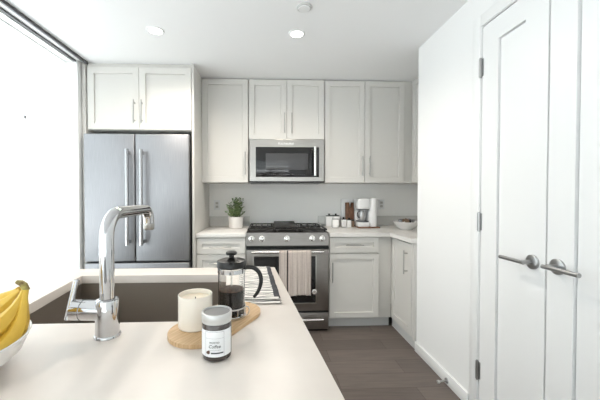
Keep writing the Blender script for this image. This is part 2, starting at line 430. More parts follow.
# fridge surround
t = thing('wall_cabinet', 'pale grey two-door cabinet over the refrigerator', 'cabinet', (-1.600, 2.75, 1.846), group='wall cabinets')
obj('carcass', B(.001, .923, .022, .695, 0, 2.438 - 1.846, .001), M['cab'], t)
for a, b, hx in ((.014, .4585, .424), (.4615, .919, .490)):
    dr = door_part('door', t, a, .004, b - a, 2.402 - 1.850); handle(dr, hx - a, .155, .205)
tag(obj('end_panel', B(-.676, -.655, 2.75, WB - .001, 0, 2.438, .001), M['cab']), 'tall pale grey end panel between refrigerator and plant counter', 'cabinet panel')
tag(obj('end_panel', B(-1.634, -1.602, 2.75, WB - .001, 0, 2.438, .001), M['cab']), 'tall narrow end panel left of the refrigerator, beside the bright glass', 'cabinet panel')

# base cabinets
YB = 2.80
def base_unit(label, x0, x1, fronts, toe=True, xr=None):
    t = thing('base_cabinet', label, 'cabinet', (x0, YB, 0), group='base cabinets')
    w = (xr or x1) - x0
    obj('carcass', B(0, w, .021, WB - YB - .002, .10, .876, .001), M['cab'], t)
    obj('toe_kick', B(0, w, .072, .09, 0, .10), M['cab_in'], t)
    for kind, z0, z1, hx, hz, L, vert in fronts:
        dr = door_part(kind, t, G, z0, x1 - x0 - 2 * G, z1 - z0, .050); handle(dr, hx - x0 - G, hz - z0, L, vert)
    return t
base_unit('pale grey base cabinet of drawers under the plant, left of the range', -.654, -.200,
          [('drawer', .724, .869, -.43, .789, .20, False), ('drawer', .415, .718, -.43, .64, .20, False), ('drawer', .104, .409, -.43, .33, .20, False)])
base_unit('pale grey base cabinet with one drawer over one door, right of the range', .580, 1.054,
          [('drawer', .726, .870, .815, .798, .17, False), ('door', .108, .714, .607, .545, .19, True)], xr=1.178)
t = thing('base_cabinet', 'pale grey corner base cabinet turned sideways beside the white closet wall', 'cabinet', (1.18, YB + .03, 0), group='base cabinets')
obj('carcass', B(.021, .640, -.438, -.012, .10, .876, .001), M['cab'], t)
obj('toe_kick', B(.028, .045, -.438, .035, 0, .10), M['cab_in'], t)
d = obj('door', shaker(.400, .762, .02, .055), M['cab'], t, (0, -.010, .10), rot=(0, 0, R(-90)))
obj('handle', pull(.20), M['handle'], d, (.325, 0, .60))
obj('filler', B(.006, .021, -.438, -.412, .08, .87), M['cab'], t)
# worktops
tag(obj('worktop', B(-.654, -.2005, 2.785, WB - .001, .8765, CT, .003), M['quartz_b']), 'short white quartz worktop under the potted plant', 'worktop')
bm = NB(); prism(bm, [(.5805, 2.785), (1.150, 2.785), (1.158, 2.3885), (1.829, 2.3885), (1.829, WB - .001), (.5805, WB - .001)], .8765, CT, .003)
tag(obj('worktop', bm, M['quartz_b']), 'L-shaped white quartz worktop under the coffee maker and right corner', 'worktop')
tag(obj('backsplash', B(-.654, -.2005, WB - .014, WB - .001, CT + .0005, 1.025, .001), M['splash']), 'low pale stone upstand behind the potted plant', 'backsplash')
tag(obj('backsplash', B(.5805, 1.828, WB - .014, WB - .001, CT + .0005, 1.025, .001), M['splash']), 'low pale stone upstand behind the coffee maker', 'backsplash')
def outlet(x, z, label):
    t = thing('wall_outlet', label, 'outlet', (x, WB, z), group='wall outlets')
    obj('plate', B(-.035, .035, -.006, 0, -.055, .055, .002), M['white'], t)
    for dz in (-.02, .02):
        s = obj('socket', B(-.017, .017, -.0085, -.005, dz - .015, dz + .015, .002), M['cab'], t)
        bm = NB(); box(bm, -.008, -.005, -.0090, -.008, dz - .006, dz + .006); box(bm, .005, .008, -.0090, -.008, dz - .006, dz + .006)
        obj('slot', bm, M['dark'], s)
outlet(-.570, 1.155, 'white double wall outlet left of the potted plant')
outlet(1.320, 1.158, 'white double wall outlet right of the coffee maker')

# ------------------------------------------------------------------ refrigerator
t = thing('refrigerator', 'stainless steel french-door refrigerator under the left cabinet', 'refrigerator', (-1.597, 2.70, 0))
FW = .905
obj('body', B(.012, FW - .012, .062, .72, .02, 1.815, .004), M['dark'], t)
SPL = .438
for a, b, hx in ((0, SPL - .004, .392), (SPL + .004, FW, .510)):
    dr = obj('door', B(a, b, 0, .058, .682, 1.803, .008, 3), M['fridge'], t)
    bm = NB(); tube(bm, [(hx, -.055, .832), (hx, -.055, 1.662)], .0165, 18)
    for z in (.86, 1.634): box(bm, hx - .011, hx + .011, -.055, .002, z - .014, z + .014, .003)
    obj('handle', bm, M['fhandle'], dr)
dr = obj('drawer', B(0, FW, 0, .058, .07, .668, .008, 3), M['fridge'], t)
bm = NB(); tube(bm, [(.06, -.055, .60), (FW - .06, -.055, .60)], .0135, 16)
for x in (.09, FW - .09): box(bm, x - .014, x + .014, -.055, .002, .589, .611, .003)
obj('handle', bm, M['chrome'], dr)
obj('base_grille', B(.02, FW - .02, .03, .06, .0, .065), M['black'], t)

# ------------------------------------------------------------------ microwave
t = thing('microwave', 'stainless over-the-range microwave with black glass door under the short cabinet', 'microwave', (.196, 3.02, 1.389))
HW = .378
obj('body', B(-HW, HW, .03, .427, .016, .440, .002), M['mw'], t)
obj('underside_vent', B(-HW, HW, .004, .41, .0, .0165), M['black'], t)
bm = NB()
def frame_face(bm, x0, x1, z0, z1, a0, a1, c0, c1, y0, yb):
    o = [bm.verts.new(p) for p in ((x0, yb, z0), (x1, yb, z0), (x1, yb, z1), (x0, yb, z1))]
    f = [bm.verts.new(p) for p in ((x0 + .006, y0, z0), (x1 - .006, y0, z0), (x1 - .006, y0, z1), (x0 + .006, y0, z1))]
    i = [bm.verts.new(p) for p in ((a0, y0, c0), (a1, y0, c0), (a1, y0, c1), (a0, y0, c1))]
    j = [bm.verts.new(p) for p in ((a0, y0 + .01, c0), (a1, y0 + .01, c0), (a1, y0 + .01, c1), (a0, y0 + .01, c1))]
    for p, q in ((o, f), (f, i), (i, j)):
        for k in range(4): bm.faces.new((p[k], p[(k + 1) % 4], q[(k + 1) % 4], q[k]))
frame_face(bm, -HW, HW, .017, .432, -.312, .324, .058, .357, 0, .03)
obj('face_frame', bm, M['mw'], t)
dr = obj('door', B(-.312, .324, .006, .03, .058, .357, .001), M['blackglass'], t)
obj('window', B(-.212, .214, .0045, .007, .130, .295, .0005), M['greyglass'], dr)
bm = NB(); box(bm, -.03, .03, .0040, .0062, .078, .090)
obj('display', bm, M['greyglass'], dr)
for k in range(9): obj('button', B(-.20 + k * .02, -.192 + k * .02, .0048, .0062, .080, .086), M['dark'], dr)
for k in range(7): obj('button', B(.05 + k * .02, .058 + k * .02, .0048, .0062, .080, .086), M['dark'], dr)
bm = NB(); tube(bm, [(.277, -.040, .070), (.277, -.040, .357)], .0125, 16)
for z in (.085, .342): tube(bm, [(.277, -.04, z), (.277, .006, z)], .009, 12)
obj('handle', bm, M['bright'], dr)
bm = text_mesh('KitchenAid', .034, .0008)
bm.transform(Matrix.Translation((-.010, -.0005, .391)) @ Matrix.Rotation(R(90), 4, 'X'))
obj('nameplate', bm, M['white'], t, smooth=False)

# ------------------------------------------------------------------ range
t = thing('kitchen_range', 'stainless slide-in gas range with black cooktop and towel on its oven door', 'range', (.188, 2.76, 0))
RW = .381
obj('body', B(-RW, RW, .045, .668, .03, .902, .002), M['range'], t)
bm = NB(); prism(bm, [(-.045, 0)] * 0 or [(0, .802), (.045, .802), (.10, .918), (.022, .918)], -RW, RW)
bm.transform(Matrix(((0, 0, 1, 0), (1, 0, 0, 0), (0, 1, 0, 0), (0, 0, 0, 1))))
cp = obj('control_panel', bm, M['range'], t)
obj('trim_gap', B(-RW, RW, .012, .046, .770, .802), M['gap'], t)
for x in (-.333, -.238, -.008, .226, .320):
    k = bpy.data.objects.new('knob', None); COL.objects.link(k); k.parent = t; k.location = (x, .012, .866); k.rotation_euler = (R(-10), 0, 0)
    bm = NB(); lathe(bm, [(0, -.034), (.015, -.034), (.019, -.030), (.021, -.008), (.027, -.006), (.028, 0)], axis='Y', n=28, cap=(False, False)); obj('dial', bm, M['bright'], k)
    obj('grip', B(-.005, .005, -.041, -.030, -.017, .017, .002), M['handle'], k)
dr = obj('oven_door', B(-RW + .002, RW - .002, 0, .043, .196, .766, .004), M['range'], t)
obj('window', B(-.312, .256, -.0025, .002, .272, .703, .001), M['blackglass'], dr)
bm = NB()
for (x0, x1, z0, z1) in ((-.322, .266, .703, .712), (-.322, .266, .263, .272), (-.322, -.312, .272, .703), (.256, .266, .272, .703)): box(bm, x0, x1, -.004, .002, z0, z1, .001)
obj('window_trim', bm, M['mw'], dr)
bm = NB(); tube(bm, [(-.330, -.055, .752), (.322, -.055, .752)], .0115, 16)
for x in (-.318, .310): tube(bm, [(x, -.055, .752), (x, .004, .752)], .010, 12)
obj('handle', bm, M['bright'], dr)
bm = NB(); lathe(bm, [(0, -.010), (.013, -.010), (.014, -.008), (.017, -.011), (.0245, -.010), (.026, -.003)], c=(.244, 0, .375), axis='Y', n=32, cap=(False, False)); obj('medallion', bm, M['bright'], dr)
obj('door_gap', B(-RW, RW, .012, .046, .176, .196), M['gap'], t)
dr = obj('drawer', B(-RW + .002, RW - .002, 0, .043, .022, .177, .004), M['range'], t)
bm = NB(); tube(bm, [(-.330, -.045, .130), (.322, -.045, .130)], .010, 16)
for x in (-.31, .302): tube(bm, [(x, -.045, .130), (x, .004, .130)], .009, 12)
obj('handle', bm, M['bright'], dr)
obj('plinth', B(-RW + .01, RW - .01, .03, .5, 0, .03), M['black'], t)
ck = obj('cooktop', B(-RW, RW, .03, .672, .902, .922, .003), M['iron'], t)
def grate(x0, x1):
    bm = NB(); y0, y1, zt = .045, .635, .951
    for x in (x0, x1 - .012): box(bm, x, x + .012, y0, y1, zt - .013, zt, .002)
    for y in (y0, y1 - .012, (y0 + y1) / 2 - .006): box(bm, x0, x1, y, y + .012, zt - .013, zt, .002)
    n = 3
    for i in range(1, n + 1):
        x = x0 + (x1 - x0) * i / (n + 1); box(bm, x - .005, x + .005, y0, y1, zt - .013, zt, .002)
    for x in (x0 + .02, x1 - .02):
        for y in (y0 + .02, y1 - .02): box(bm, x - .007, x + .007, y - .007, y + .007, .921, zt - .01)
    obj('grate', bm, M['iron'], t)
grate(-.372, -.122); grate(-.120, .118); grate(.120, .372)
for x, y, r in ((-.25, .19, .05), (-.25, .48, .042), (.25, .19, .05), (.25, .48, .042), (0, .33, .045)):
    bm = NB(); lathe(bm, [(r + .008, .921), (r + .006, .928), (r, .930), (r * .9, .935), (0, .936)], c=(x, y, 0), n=28, cap=(False, False)); obj('burner', bm, M['iron'], t)
bm = NB(); box(bm, -.115, .113, .10, .62, .952, .966, .003); box(bm, -.115, .113, .600, .62, .962, .974, .004)
obj('griddle', bm, M['iron'], t)

# towel over the oven handle (bar axis x at y=2.705, z=.752)
bm = NB(); nx = 44; path = []
yb, zb, rr = 2.705, .752, .0150
for k in range(15): path.append((yb + rr + .001, .49 + (zb - .49) * k / 14))
for k in range(1, 8): a = math.pi * k / 8; path.append((yb + rr * math.cos(a), zb + rr * math.sin(a)))
for k in range(26): path.append((yb - rr - .0005, zb - (zb - .357) * k / 25))
grid = []
for j, (y, z) in enumerate(path):
    row = []
    for i in range(nx + 1):
        u = -.145 + .29 * i / nx; front = max(0, (j - 22)) / 25
        fold = .0055 * math.sin(u * 62 + 1.2) + .003 * math.sin(u * 131)
        yy = y - (abs(fold) * front * 1.3 if j > 21 else -abs(fold) * 0)
        zz = z + (.010 * math.sin(u * 14 + .6) * front if j > 21 else 0)
        row.append(bm.verts.new((u * (1 - .03 * front), yy - 2.705, zz - .752)))
    grid.append(row)
for j in range(len(grid) - 1):
    for i in range(nx): bm.faces.new((grid[j][i], grid[j][i + 1], grid[j + 1][i + 1], grid[j + 1][i]))
o = obj('dish_towel', bm, M['towel'], loc=(.250, 2.705, .752))
md = o.modifiers.new('thickness', 'SOLIDIFY'); md.thickness = .0025; md.offset = 0
tag(o, 'beige striped linen towel with one dark stripe hanging over the oven handle', 'towel')

# ------------------------------------------------------------------ plant
t = thing('potted_plant', 'small leafy green plant in a white pot on the short worktop', 'plant', (-.335, 3.24, CT))
bm = NB(); lathe(bm, [(0, .001), (.066, .001), (.072, .006), (.080, .118), (.080, .122), (.073, .122), (.071, .10), (0, .10)], n=40, cap=(False, False)); obj('pot', bm, M['pot'], t)
bm = NB(); lathe(bm, [(.0715, .106), (.04, .111), (0, .113)], n=24, cap=(False, False)); obj('soil', bm, M['soil'], t)
bs = NB(); bl = NB(); rnd = random.Random(3)
def leaf_quad(bm, p, d, L, w):
    d = d.normalized(); s = d.cross(Vector((rnd.uniform(-1, 1), rnd.uniform(-1, 1), rnd.uniform(-.3, 1)))).normalized(); n = s.cross(d)
    P = [p, p + d * L * .35 + s * w + n * .15 * w, p + d * L * .75 + s * w * .7 + n * .1 * w, p + d * L - n * .2 * w, p + d * L * .75 - s * w * .7 + n * .1 * w, p + d * L * .35 - s * w + n * .15 * w]
    m1 = p + d * L * .5 - n * .1 * w
    vs = [bm.verts.new(q) for q in P]; c = bm.verts.new(m1)
    for i in range(6): bm.faces.new((vs[i], vs[(i + 1) % 6], c))
for k in range(30):
    a = rnd.uniform(0, 2 * math.pi); lean = rnd.uniform(.15, .95) if k > 3 else .08
    L = rnd.uniform(.09, .150) if lean > .3 else rnd.uniform(.15, .215)
    base = Vector((rnd.uniform(-.03, .03), rnd.uniform(-.03, .03), .105)); dv = Vector((math.cos(a) * math.sin(lean), math.sin(a) * math.sin(lean), math.cos(lean)))
    pts = [base + dv * L * s + Vector((math.cos(a), math.sin(a), 0)) * .02 * s * s for s in (0, .25, .5, .75, 1)]
    tube(bs, pts, [.0016, .0015, .0013, .0011, .0008], 5)
    for s in range(15):
        f = .22 + .78 * s / 14; i = min(int(f * 4), 3); p = pts[i].lerp(pts[i + 1], f * 4 - i)
        aa = s * 2.4 + k; d = dv * .55 + Vector((math.cos(aa), math.sin(aa), .1)) * .8
        leaf_quad(bl, p, d, rnd.uniform(.024, .036), rnd.uniform(.0058, .0085))
obj('stems', bs, M['stem'], t); obj('foliage', bl, M['leaf'], t)

# ------------------------------------------------------------------ coffee corner on the right worktop
ZC = CT + .0005
t = thing('coffee_tray', 'flat wooden tray under the white coffee maker', 'tray', (1.083, 3.27, ZC))
obj('base', B(-.115, .118, -.11, .12, 0, .012, .003), M['walnut'], t)
t = thing('coffee_maker', 'white coffee maker with tall side tank on a wooden tray', 'coffee maker', (1.083, 3.27, ZC + .0125))
bm = NB(); box(bm, -.108, .010, -.085, .095, 0, .048, .006); box(bm, -.108, .010, .045, .095, .04, .30, .006)
obj('base', bm, M['white'], t)
obj('drip_plate', B(-.102, .004, -.080, .035, .048, .062, .003), M['dark'], t)
obj('brew_head', B(-.112, .010, -.085, .095, .190, .300, .010, 3), M['white'], t)
obj('head_seam', B(-.100, .002, -.086, .09, .182, .190), M['grey'], t)
bm = NB(); lathe(bm, [(.048, 0), (.049, .20), (.049, .292), (.045, .302), (0, .304)], c=(.060, -.030, 0), n=36, cap=(True, False)); box(bm, .012, .108, -.03, .095, 0, .292, .006)
obj('water_tank', bm, M['white'], t)
bm = NB(); lathe(bm, [(.026, .063), (.034, .09), (.036, .125), (.028, .160), (.026, .172)], c=(-.058, -.030, 0), n=28)
obj('carafe', bm, M['carafe'], t)
bm = NB(); tube(bm, spline([(-.085, -.05, .165), (-.112, -.06, .150), (-.110, -.06, .11), (-.090, -.05, .095)], 4), .005, 8); obj('carafe_handle', bm, M['black'], t)

t = thing('cutting_board', 'walnut cutting board with notched top leaning against the wall', 'cutting board', (.938, 3.366, ZC), R(0))
bm = NB()
outline = [(-.058, 0), (.058, 0), (.062, .26), (.018, .262), (.013, .255), (.006, .195), (.001, .190), (-.004, .197), (-.007, .255), (-.012, .262), (-.052, .26)]
prism(bm, outline, -.009, .009, .002)
bm.transform(Matrix.Rotation(R(90 - 9), 4, 'X')); bm.transform(Matrix.Translation((0, 0, .0092)))
obj('board', bm, M['walnut'], t)
bm = NB(); prism(bm, [(-.075, 0), (.072, 0), (.072, .305), (-.075, .300)], -.006, .006, .002)
bm.transform(Matrix.Rotation(R(90 - 6), 4, 'X')); bm.transform(Matrix.Translation((.918, 3.404, ZC + .0065)))
tag(obj('serving_board', bm, M['ceramic']), 'white serving board leaning on the wall behind the walnut board', 'serving board')
def canister(x, y, w, h, label, lidm='black', knob=True):
    t = thing('storage_jar', label, 'jar', (x, y, ZC), group='white storage jars by the coffee maker')
    bm = NB(); box(bm, -w / 2, w / 2, -w / 2, w / 2, 0, h, .007, 3); obj('body', bm, M['ceramic'], t)
    obj('lid', B(-w / 2 + .004, w / 2 - .004, -w / 2 + .004, w / 2 - .004, h, h + .009, .002), M[lidm], t)
    if knob:
        bm = NB(); lathe(bm, [(.006, h + .008), (.008, h + .015), (.012, h + .022), (.008, h + .028), (0, h + .029)], n=20, cap=(False, False)); obj('knob', bm, M[lidm], t)
canister(.690, 3.352, .074, .116, 'tallest left white storage jar with dark lid beside the range')
canister(.768, 3.362, .074, .116, 'white storage jar with dark lid, second from the range at the back')
canister(.737, 3.245, .070, .088, 'square white storage jar standing in front of the two taller ones', 'grey', False)
canister(.838, 3.285, .052, .084, 'small white storage jar left of the brown wooden box')
canister(.893, 3.265, .044, .078, 'smallest white storage jar touching distance from the brown box', 'black')
t = thing('wooden_box', 'small brown wooden box in front of the walnut cutting board', 'box', (.936, 3.318, ZC))
bm = NB(); box(bm, -.026, .020, -.035, .032, 0, .07, .003); obj('body', bm, M['brown'], t)
obj('lid', B(-.027, .021, -.036, .033, .07, .080, .002), M['black'], t)

# white bowl of small dark things in the corner
BX, BY = 1.425, 3.045
t = thing('serving_bowl', 'white bowl of dark pods in the right corner of the worktop', 'bowl', (BX, BY, ZC))
bm = NB(); lathe(bm, [(0, .004), (.050, .004), (.055, 0), (.060, 0), (.064, .006), (.100, .032), (.130, .080), (.133, .082), (.135, .080), (.127, .078), (.096, .038), (.06, .014), (0, .012)][1:], n=48, cap=(False, False))
bm2 = bm; obj('bowl', bm2, M['ceramic'], t)
pm = [M['black'], M['brown'], M['grey'], M['walnut'], M['dark'], M['lid']]
hue = ['black', 'brown', 'silver', 'dark brown', 'charcoal', 'pale grey']
spots = [(-.060, -.02), (-.02, -.045), (.025, -.04), (.065, -.015), (-.04, .03), (.005, .005), (.05, .035), (.0, .06)]
where = ['left', 'front left', 'front middle', 'right', 'left rear', 'centre', 'right rear', 'rear']
for k, (x, y) in enumerate(spots):
    i = (k * 5 + 2) % 6 if k else 2
    bm = NB(); lathe(bm, [(0, 0), (.013, 0), (.019, .022), (.023, .024), (.023, .027), (0, .029)], n=20, cap=(False, False))
    o = obj('coffee_pod', bm, pm[i], loc=(BX + x, BY + y, ZC + (.072 if k != 5 else .080)), rot=(R(rnd.uniform(-35, 35)), R(rnd.uniform(-35, 35)), k))
    tag(o, '%s pod at the %s of the white corner bowl' % (hue[i], where[k]), 'coffee pod', 'pods in the corner bowl')

# door stop on the baseboard
t = thing('door_stop', 'chrome door stop sticking out of the baseboard of the white closet wall', 'door stop', (CX - .016, 1.945, .030))
bm = NB(); lathe(bm, [(0, -.006), (.016, -.006), (.018, 0)], axis='X', n=24, cap=(False, False)); obj('rose', bm, M['nickel'], t)
bm = NB(); tube(bm, [(-.004, 0, 0), (-.052, 0, -.006)], .0062, 14); obj('rod', bm, M['nickel'], t)
bm = NB(); tube(bm, [(-.050, 0, -.006), (-.064, 0, -.007)], .0105, 16); obj('bumper', bm, M['lidrim'], t)

# ------------------------------------------------------------------ island
t = thing('kitchen_island', 'white quartz topped kitchen island with sink cut-out in the foreground', 'kitchen island', (0, 0, 0))
outer = [(-1.56, .22), (.164, .22), (.035, 1.475), (-1.56, 1.475)]
inner = [(-.752, .850), (-.128, .850), (-.190, 1.345), (-.811, 1.350)]
def ring_prism(outer, inner, z0, z1):
    bm = NB(); V = lambda L, z: [bm.verts.new((x, y, z)) for x, y in L]
    oT, iT, oB, iB = V(outer, z1), V(inner, z1), V(outer, z0), V(inner, z0)
    for k in range(4):
        j = (k + 1) % 4
        bm.faces.new((oT[k], oT[j], iT[j], iT[k])); bm.faces.new((oB[j], oB[k], iB[k], iB[j]))
        bm.faces.new((oB[k], oB[j], oT[j], oT[k])); bm.faces.new((iB[j], iB[k], iT[k], iT[j]))
    es = [e for e in bm.edges if abs(e.verts[0].co.z - z1) < 1e-6 and abs(e.verts[1].co.z - z1) < 1e-6 and
          ((e.verts[0] in oT and e.verts[1] in oT) or (e.verts[0] in iT and e.verts[1] in iT))]
    bmesh.ops.bevel(bm, geom=es, offset=.002, segments=2, affect='EDGES', profile=.5)
    return bm
obj('worktop', ring_prism(outer, inner, .880, CT), M['quartz'], t)
bm = NB()
ib = [(-1.50, .30), (.118, .30), (-.02, 1.43), (-1.50, 1.43)]
for z0, z1, p in ((.10, .8795, ib),):
    lo = [bm.verts.new((x, y, z0)) for x, y in p]; hi = [bm.verts.new((x, y, z1)) for x, y in p]
    for k in range(4): bm.faces.new((lo[k], lo[(k + 1) % 4], hi[(k + 1) % 4], hi[k]))
    bm.faces.new(lo[::-1])
obj('carcass', bm, M['cab'], t)
bm = NB(); prism(bm, [(-1.46, .36), (.06, .36), (-.07, 1.37), (-1.46, 1.37)], 0, .10); obj('plinth', bm, M['cab_in'], t)
# sink basin hung under the worktop
t = thing('kitchen_sink', 'dark brushed steel sink basin set into the island worktop', 'sink', (-.51, 1.09, .66))
def off(p): return (p[0] + .51, p[1] - 1.09)
def grow(P, d):
    cx = sum(p[0] for p in P) / 4; cy = sum(p[1] for p in P) / 4
    return [(p[0] + (d if p[0] > cx else -d), p[1] + (d if p[1] > cy else -d)) for p in P]
bm = NB(); rings = []
for P, z in ((grow(inner, .025), .2195), (grow(inner, .004), .2195), (grow(inner, .002), .02), (grow(inner, -.015), .002)):
    rings.append([bm.verts.new((*off(p), z)) for p in P])
for a, b in zip(rings, rings[1:]):
    for k in range(4): bm.faces.new((a[k], a[(k + 1) % 4], b[(k + 1) % 4], b[k]))
bm.faces.new(rings[-1])
ba = obj('basin', bm, M['sink'], t, smooth=False)
bm = NB(); lathe(bm, [(0, .006), (.035, .006), (.05, .008), (.055, .003)], n=32, cap=(False, False)); obj('drain', bm, M['chrome'], t)

# ------------------------------------------------------------------ faucet
FX, FY = -.401, .770
t = thing('faucet', 'tall chrome faucet with a flat arched spout at the sink edge', 'faucet', (FX, FY, CT))
bm = NB(); lathe(bm, [(0, .0), (.0300, .0), (.0310, .002), (.0300, .005), (.0275, .007), (.0270, .05), (.0265, .088), (.0250, .092), (.018, .095)], n=44, cap=(False, False)); obj('base', bm, M['chrome'], t)
bm = NB(); H0 = .306; y1 = .268; pts = [(0, 0, .09), (0, 0, .14), (0, 0, .20)]
rb = .062
for k in range(13): a = R(90 * k / 12); pts.append((0, rb - rb * math.cos(a), H0 - rb + rb * math.sin(a)))
pts += [(0, .11, H0), (0, .17, H0), (0, .21, H0)]
re = .036
for k in range(1, 10): a = R(84 * k / 9); pts.append((0, y1 - re + re * math.sin(a), H0 - re + re * math.cos(a)))
pts.append((0, y1 + .002, H0 - re - .012))
tube(bm, pts, .0168, 28); obj('spout', bm, M['chrome'], t)
bm = NB(); lathe(bm, [(.0172, .258), (.0172, .240), (.0150, .236), (.0120, .240), (0, .240)], c=(0, y1 + .002, 0), n=28, cap=(False, False)); obj('nozzle', bm, M['handle'], t)
bm = NB(); tube(bm, [(-.010, 0, .064), (-.058, 0, .0655)], .0245, 30); tube(bm, [(-.061, 0, .0655), (-.082, 0, .0665)], .0245, 30)
tube(bm, [(-.056, 0, .0655), (-.063, 0, .0655)], .0225, 24); tube(bm, [(-.08, 0, .0665), (-.094, 0, .067)], .010, 14)
obj('valve_body', bm, M['chrome'], t)
bm = NB(); tube(bm, [(-.0945, -.006, .044), (-.0815, .012, .138)], .0068, 16); obj('lever', bm, M['chrome'], t)

# ------------------------------------------------------------------ wooden board and what stands on it
ZI = CT + .0005
bm = NB(); c1, r1, c2, r2 = (-.170, .772), .080, (-.098, .896), .077
poly = []
dx, dy = c2[0] - c1[0], c2[1] - c1[1]; ang = math.atan2(dy, dx); dd = math.hypot(dx, dy); al = math.acos((r1 - r2) / dd)
for k in range(25): a = ang - al + 2 * al * k / 24; poly.append((c2[0] + r2 * math.cos(a), c2[1] + r2 * math.sin(a)))
for k in range(33): a = ang + al + (2 * math.pi - 2 * al) * k / 32; poly.append((c1[0] + r1 * math.cos(a), c1[1] + r1 * math.sin(a)))
org = Vector((-.13, .84))
rot = Matrix.Rotation(-ang, 2)
pl = [tuple(rot @ (Vector(p) - org)) for p in poly]
prism(bm, pl, 0, .0095, .003, 3)
tag(obj('serving_board', bm, M['wood'], loc=(org.x, org.y, ZI), rot=(0, 0, ang)), 'rounded light wooden board on the island under the candle and coffee press', 'serving board')
ZB = ZI + .0100
t = thing('candle', 'wide cream candle in a pale glass at the left of the wooden board', 'candle', (-.189, .797, ZB))
bm = NB(); lathe(bm, [(.0415, .0), (.0435, .003), (.0435, .083), (.0425, .0845), (.0410, .083), (.0405, .07)], n=48, cap=(True, False)); obj('glass', bm, M['cup'], t)
bm = NB(); lathe(bm, [(.0409, .0725), (.034, .0705), (0, .070)], n=40, cap=(False, False)); obj('wax', bm, M['wax'], t)
bm = NB(); tube(bm, [(0, 0, .069), (.0006, 0, .0755)], .0012, 8); obj('wick', bm, M['wick'], t)

PX, PY = -.101, .853
t = thing('french_press', 'glass french press half full of coffee with a black lid and handle', 'french press', (PX, PY, ZB))
bm = NB(); lathe(bm, [(0, .006), (.0345, .006), (.0375, .010), (.0375, .142), (.0352, .142), (.0352, .012), (.033, .0085), (0, .0085)], n=48, cap=(False, False)); obj('beaker', bm, M['glass'], t)
bm = NB(); lathe(bm, [(0, .0088), (.0325, .0088), (.0350, .0125), (.0350, .077), (0, .077)], n=48, cap=(False, False)); obj('coffee', bm, M['coffee'], t)
bm = NB(); lathe(bm, [(.0349, .0773), (.0349, .0790), (.02, .081), (0, .0815)], n=40, cap=(False, False)); obj('foam', bm, M['foam'], t)
bm = NB(); lathe(bm, [(.0385, .136), (.0410, .138), (.0413, .151), (.0390, .155), (.030, .158), (.012, .161), (.007, .163), (.007, .169), (.0145, .171), (.016, .175), (.0145, .179), (.008, .1815), (0, .182)], c=(0, 0, .004), n=44, cap=(False, False)); obj('lid', bm, M['black'], t)
bm = NB(); lathe(bm, [(.0378, .126), (.0392, .126), (.0392, .137), (.0378, .137)], n=44, cap=(False, False)); obj('collar', bm, M['chrome'], t)
bm = NB(); tube(bm, [(0, 0, .0816), (0, 0, .137)], .0024, 10); obj('plunger_rod', bm, M['bright'], t)
bm = NB()
lathe(bm, [(.0376, .001), (.0400, .001), (.0400, .007), (.0376, .007)], n=48, cap=(False, False))
lathe(bm, [(.0378, .028), (.0398, .028), (.0398, .032), (.0378, .032)], n=48, cap=(False, False))
for k in range(10):
    a = 2 * math.pi * k / 10 + .25; c, s = math.cos(a), math.sin(a); tube(bm, [(c * .0388, s * .0388, .004), (c * .0388, s * .0388, .030)], .0015, 6)
tube(bm, spline([(.038, -.006, .030), (.047, -.008, .029), (.050, -.008, .019), (.046, -.008, .008), (.039, -.006, .004)], 4), .0014, 8)
obj('base_frame', bm, M['chrome'], t)
bm = NB(); hp = spline([(.038, -.002, .138), (.052, -.003, .1395), (.066, -.004, .136), (.078, -.005, .124), (.083, -.005, .106), (.081, -.005, .088), (.074, -.005, .070), (.063, -.005, .055)], 5)
tube(bm, hp, lerp_list([.0060, .0062, .0062, .0060, .0058, .0055, .0050, .0042], len(hp)), 14); obj('handle', bm, M['black'], t)

# ------------------------------------------------------------------ jar of coffee
JX, JY, JR = -.111, .664, .0318
t = thing('coffee_jar', 'glass jar of dark coffee with a white printed label and grey lid', 'jar', (JX, JY, ZI))
bm = NB(); lathe(bm, [(0, .0), (.028, 0), (.0312, .003), (JR, .008), (JR, .074), (.030, .078)], n=48, cap=(False, True)); obj('glass_body', bm, M['jarglass'], t)
bm = NB(); lathe(bm, [(.0305, .0785), (.0322, .079), (.0326, .081), (.0319, .0835), (.0326, .086), (.0328, .0975), (.0320, .0990), (.0290, .0993), (.0284, .0965)], n=52, cap=(False, False)); ld = obj('lid', bm, M['lidrim'], t)
bm = NB(); lathe(bm, [(.0290, .0960), (0, .0960)], n=44, cap=(False, False)); obj('lid_disc', bm, M['lid'], ld)
def patch(a0, a1, z0, z1, r, n=24):
    bm = NB(); cs = []
    for k in range(n + 1):
        a = a0 + (a1 - a0) * k / n; cs.append((bm.verts.new((r * math.sin(a), -r * math.cos(a), z0)), bm.verts.new((r * math.sin(a), -r * math.cos(a), z1))))
    for (a, b), (c, d) in zip(cs, cs[1:]): bm.faces.new((a, c, d, b))
    return bm
VA = math.atan2(JX, JY)          # the label's middle looks at the island front
LA = -VA * -1 * 0 + (-.02)
lab = obj('label', patch(LA - 1.35, LA + 1.35, .012, .0675, JR + .0003), M['label'], t)
def on_jar(bm, r, a0, z):
    for v in bm.verts:
        a = a0 + v.co.x / JR; rr2 = r + v.co.z; zz = z + v.co.y
        v.co = (rr2 * math.sin(a), -rr2 * math.cos(a), zz)
    return bm
def flat(rects):
    bm = NB()
    for x0, x1, y0, y1 in rects:
        n = max(1, int((x1 - x0) / .002)); 
        for k in range(n):
            a, b = x0 + (x1 - x0) * k / n, x0 + (x1 - x0) * (k + 1) / n
            bm.faces.new([bm.verts.new(p) for p in ((a, y0, 0), (b, y0, 0), (b, y1, 0), (a, y1, 0))])
    bmesh.ops.remove_doubles(bm, verts=bm.verts, dist=1e-6)
    return bm
RI = JR + .0006; AC = LA + .02
fw, z0, z1 = .0205, -.0255, .0255
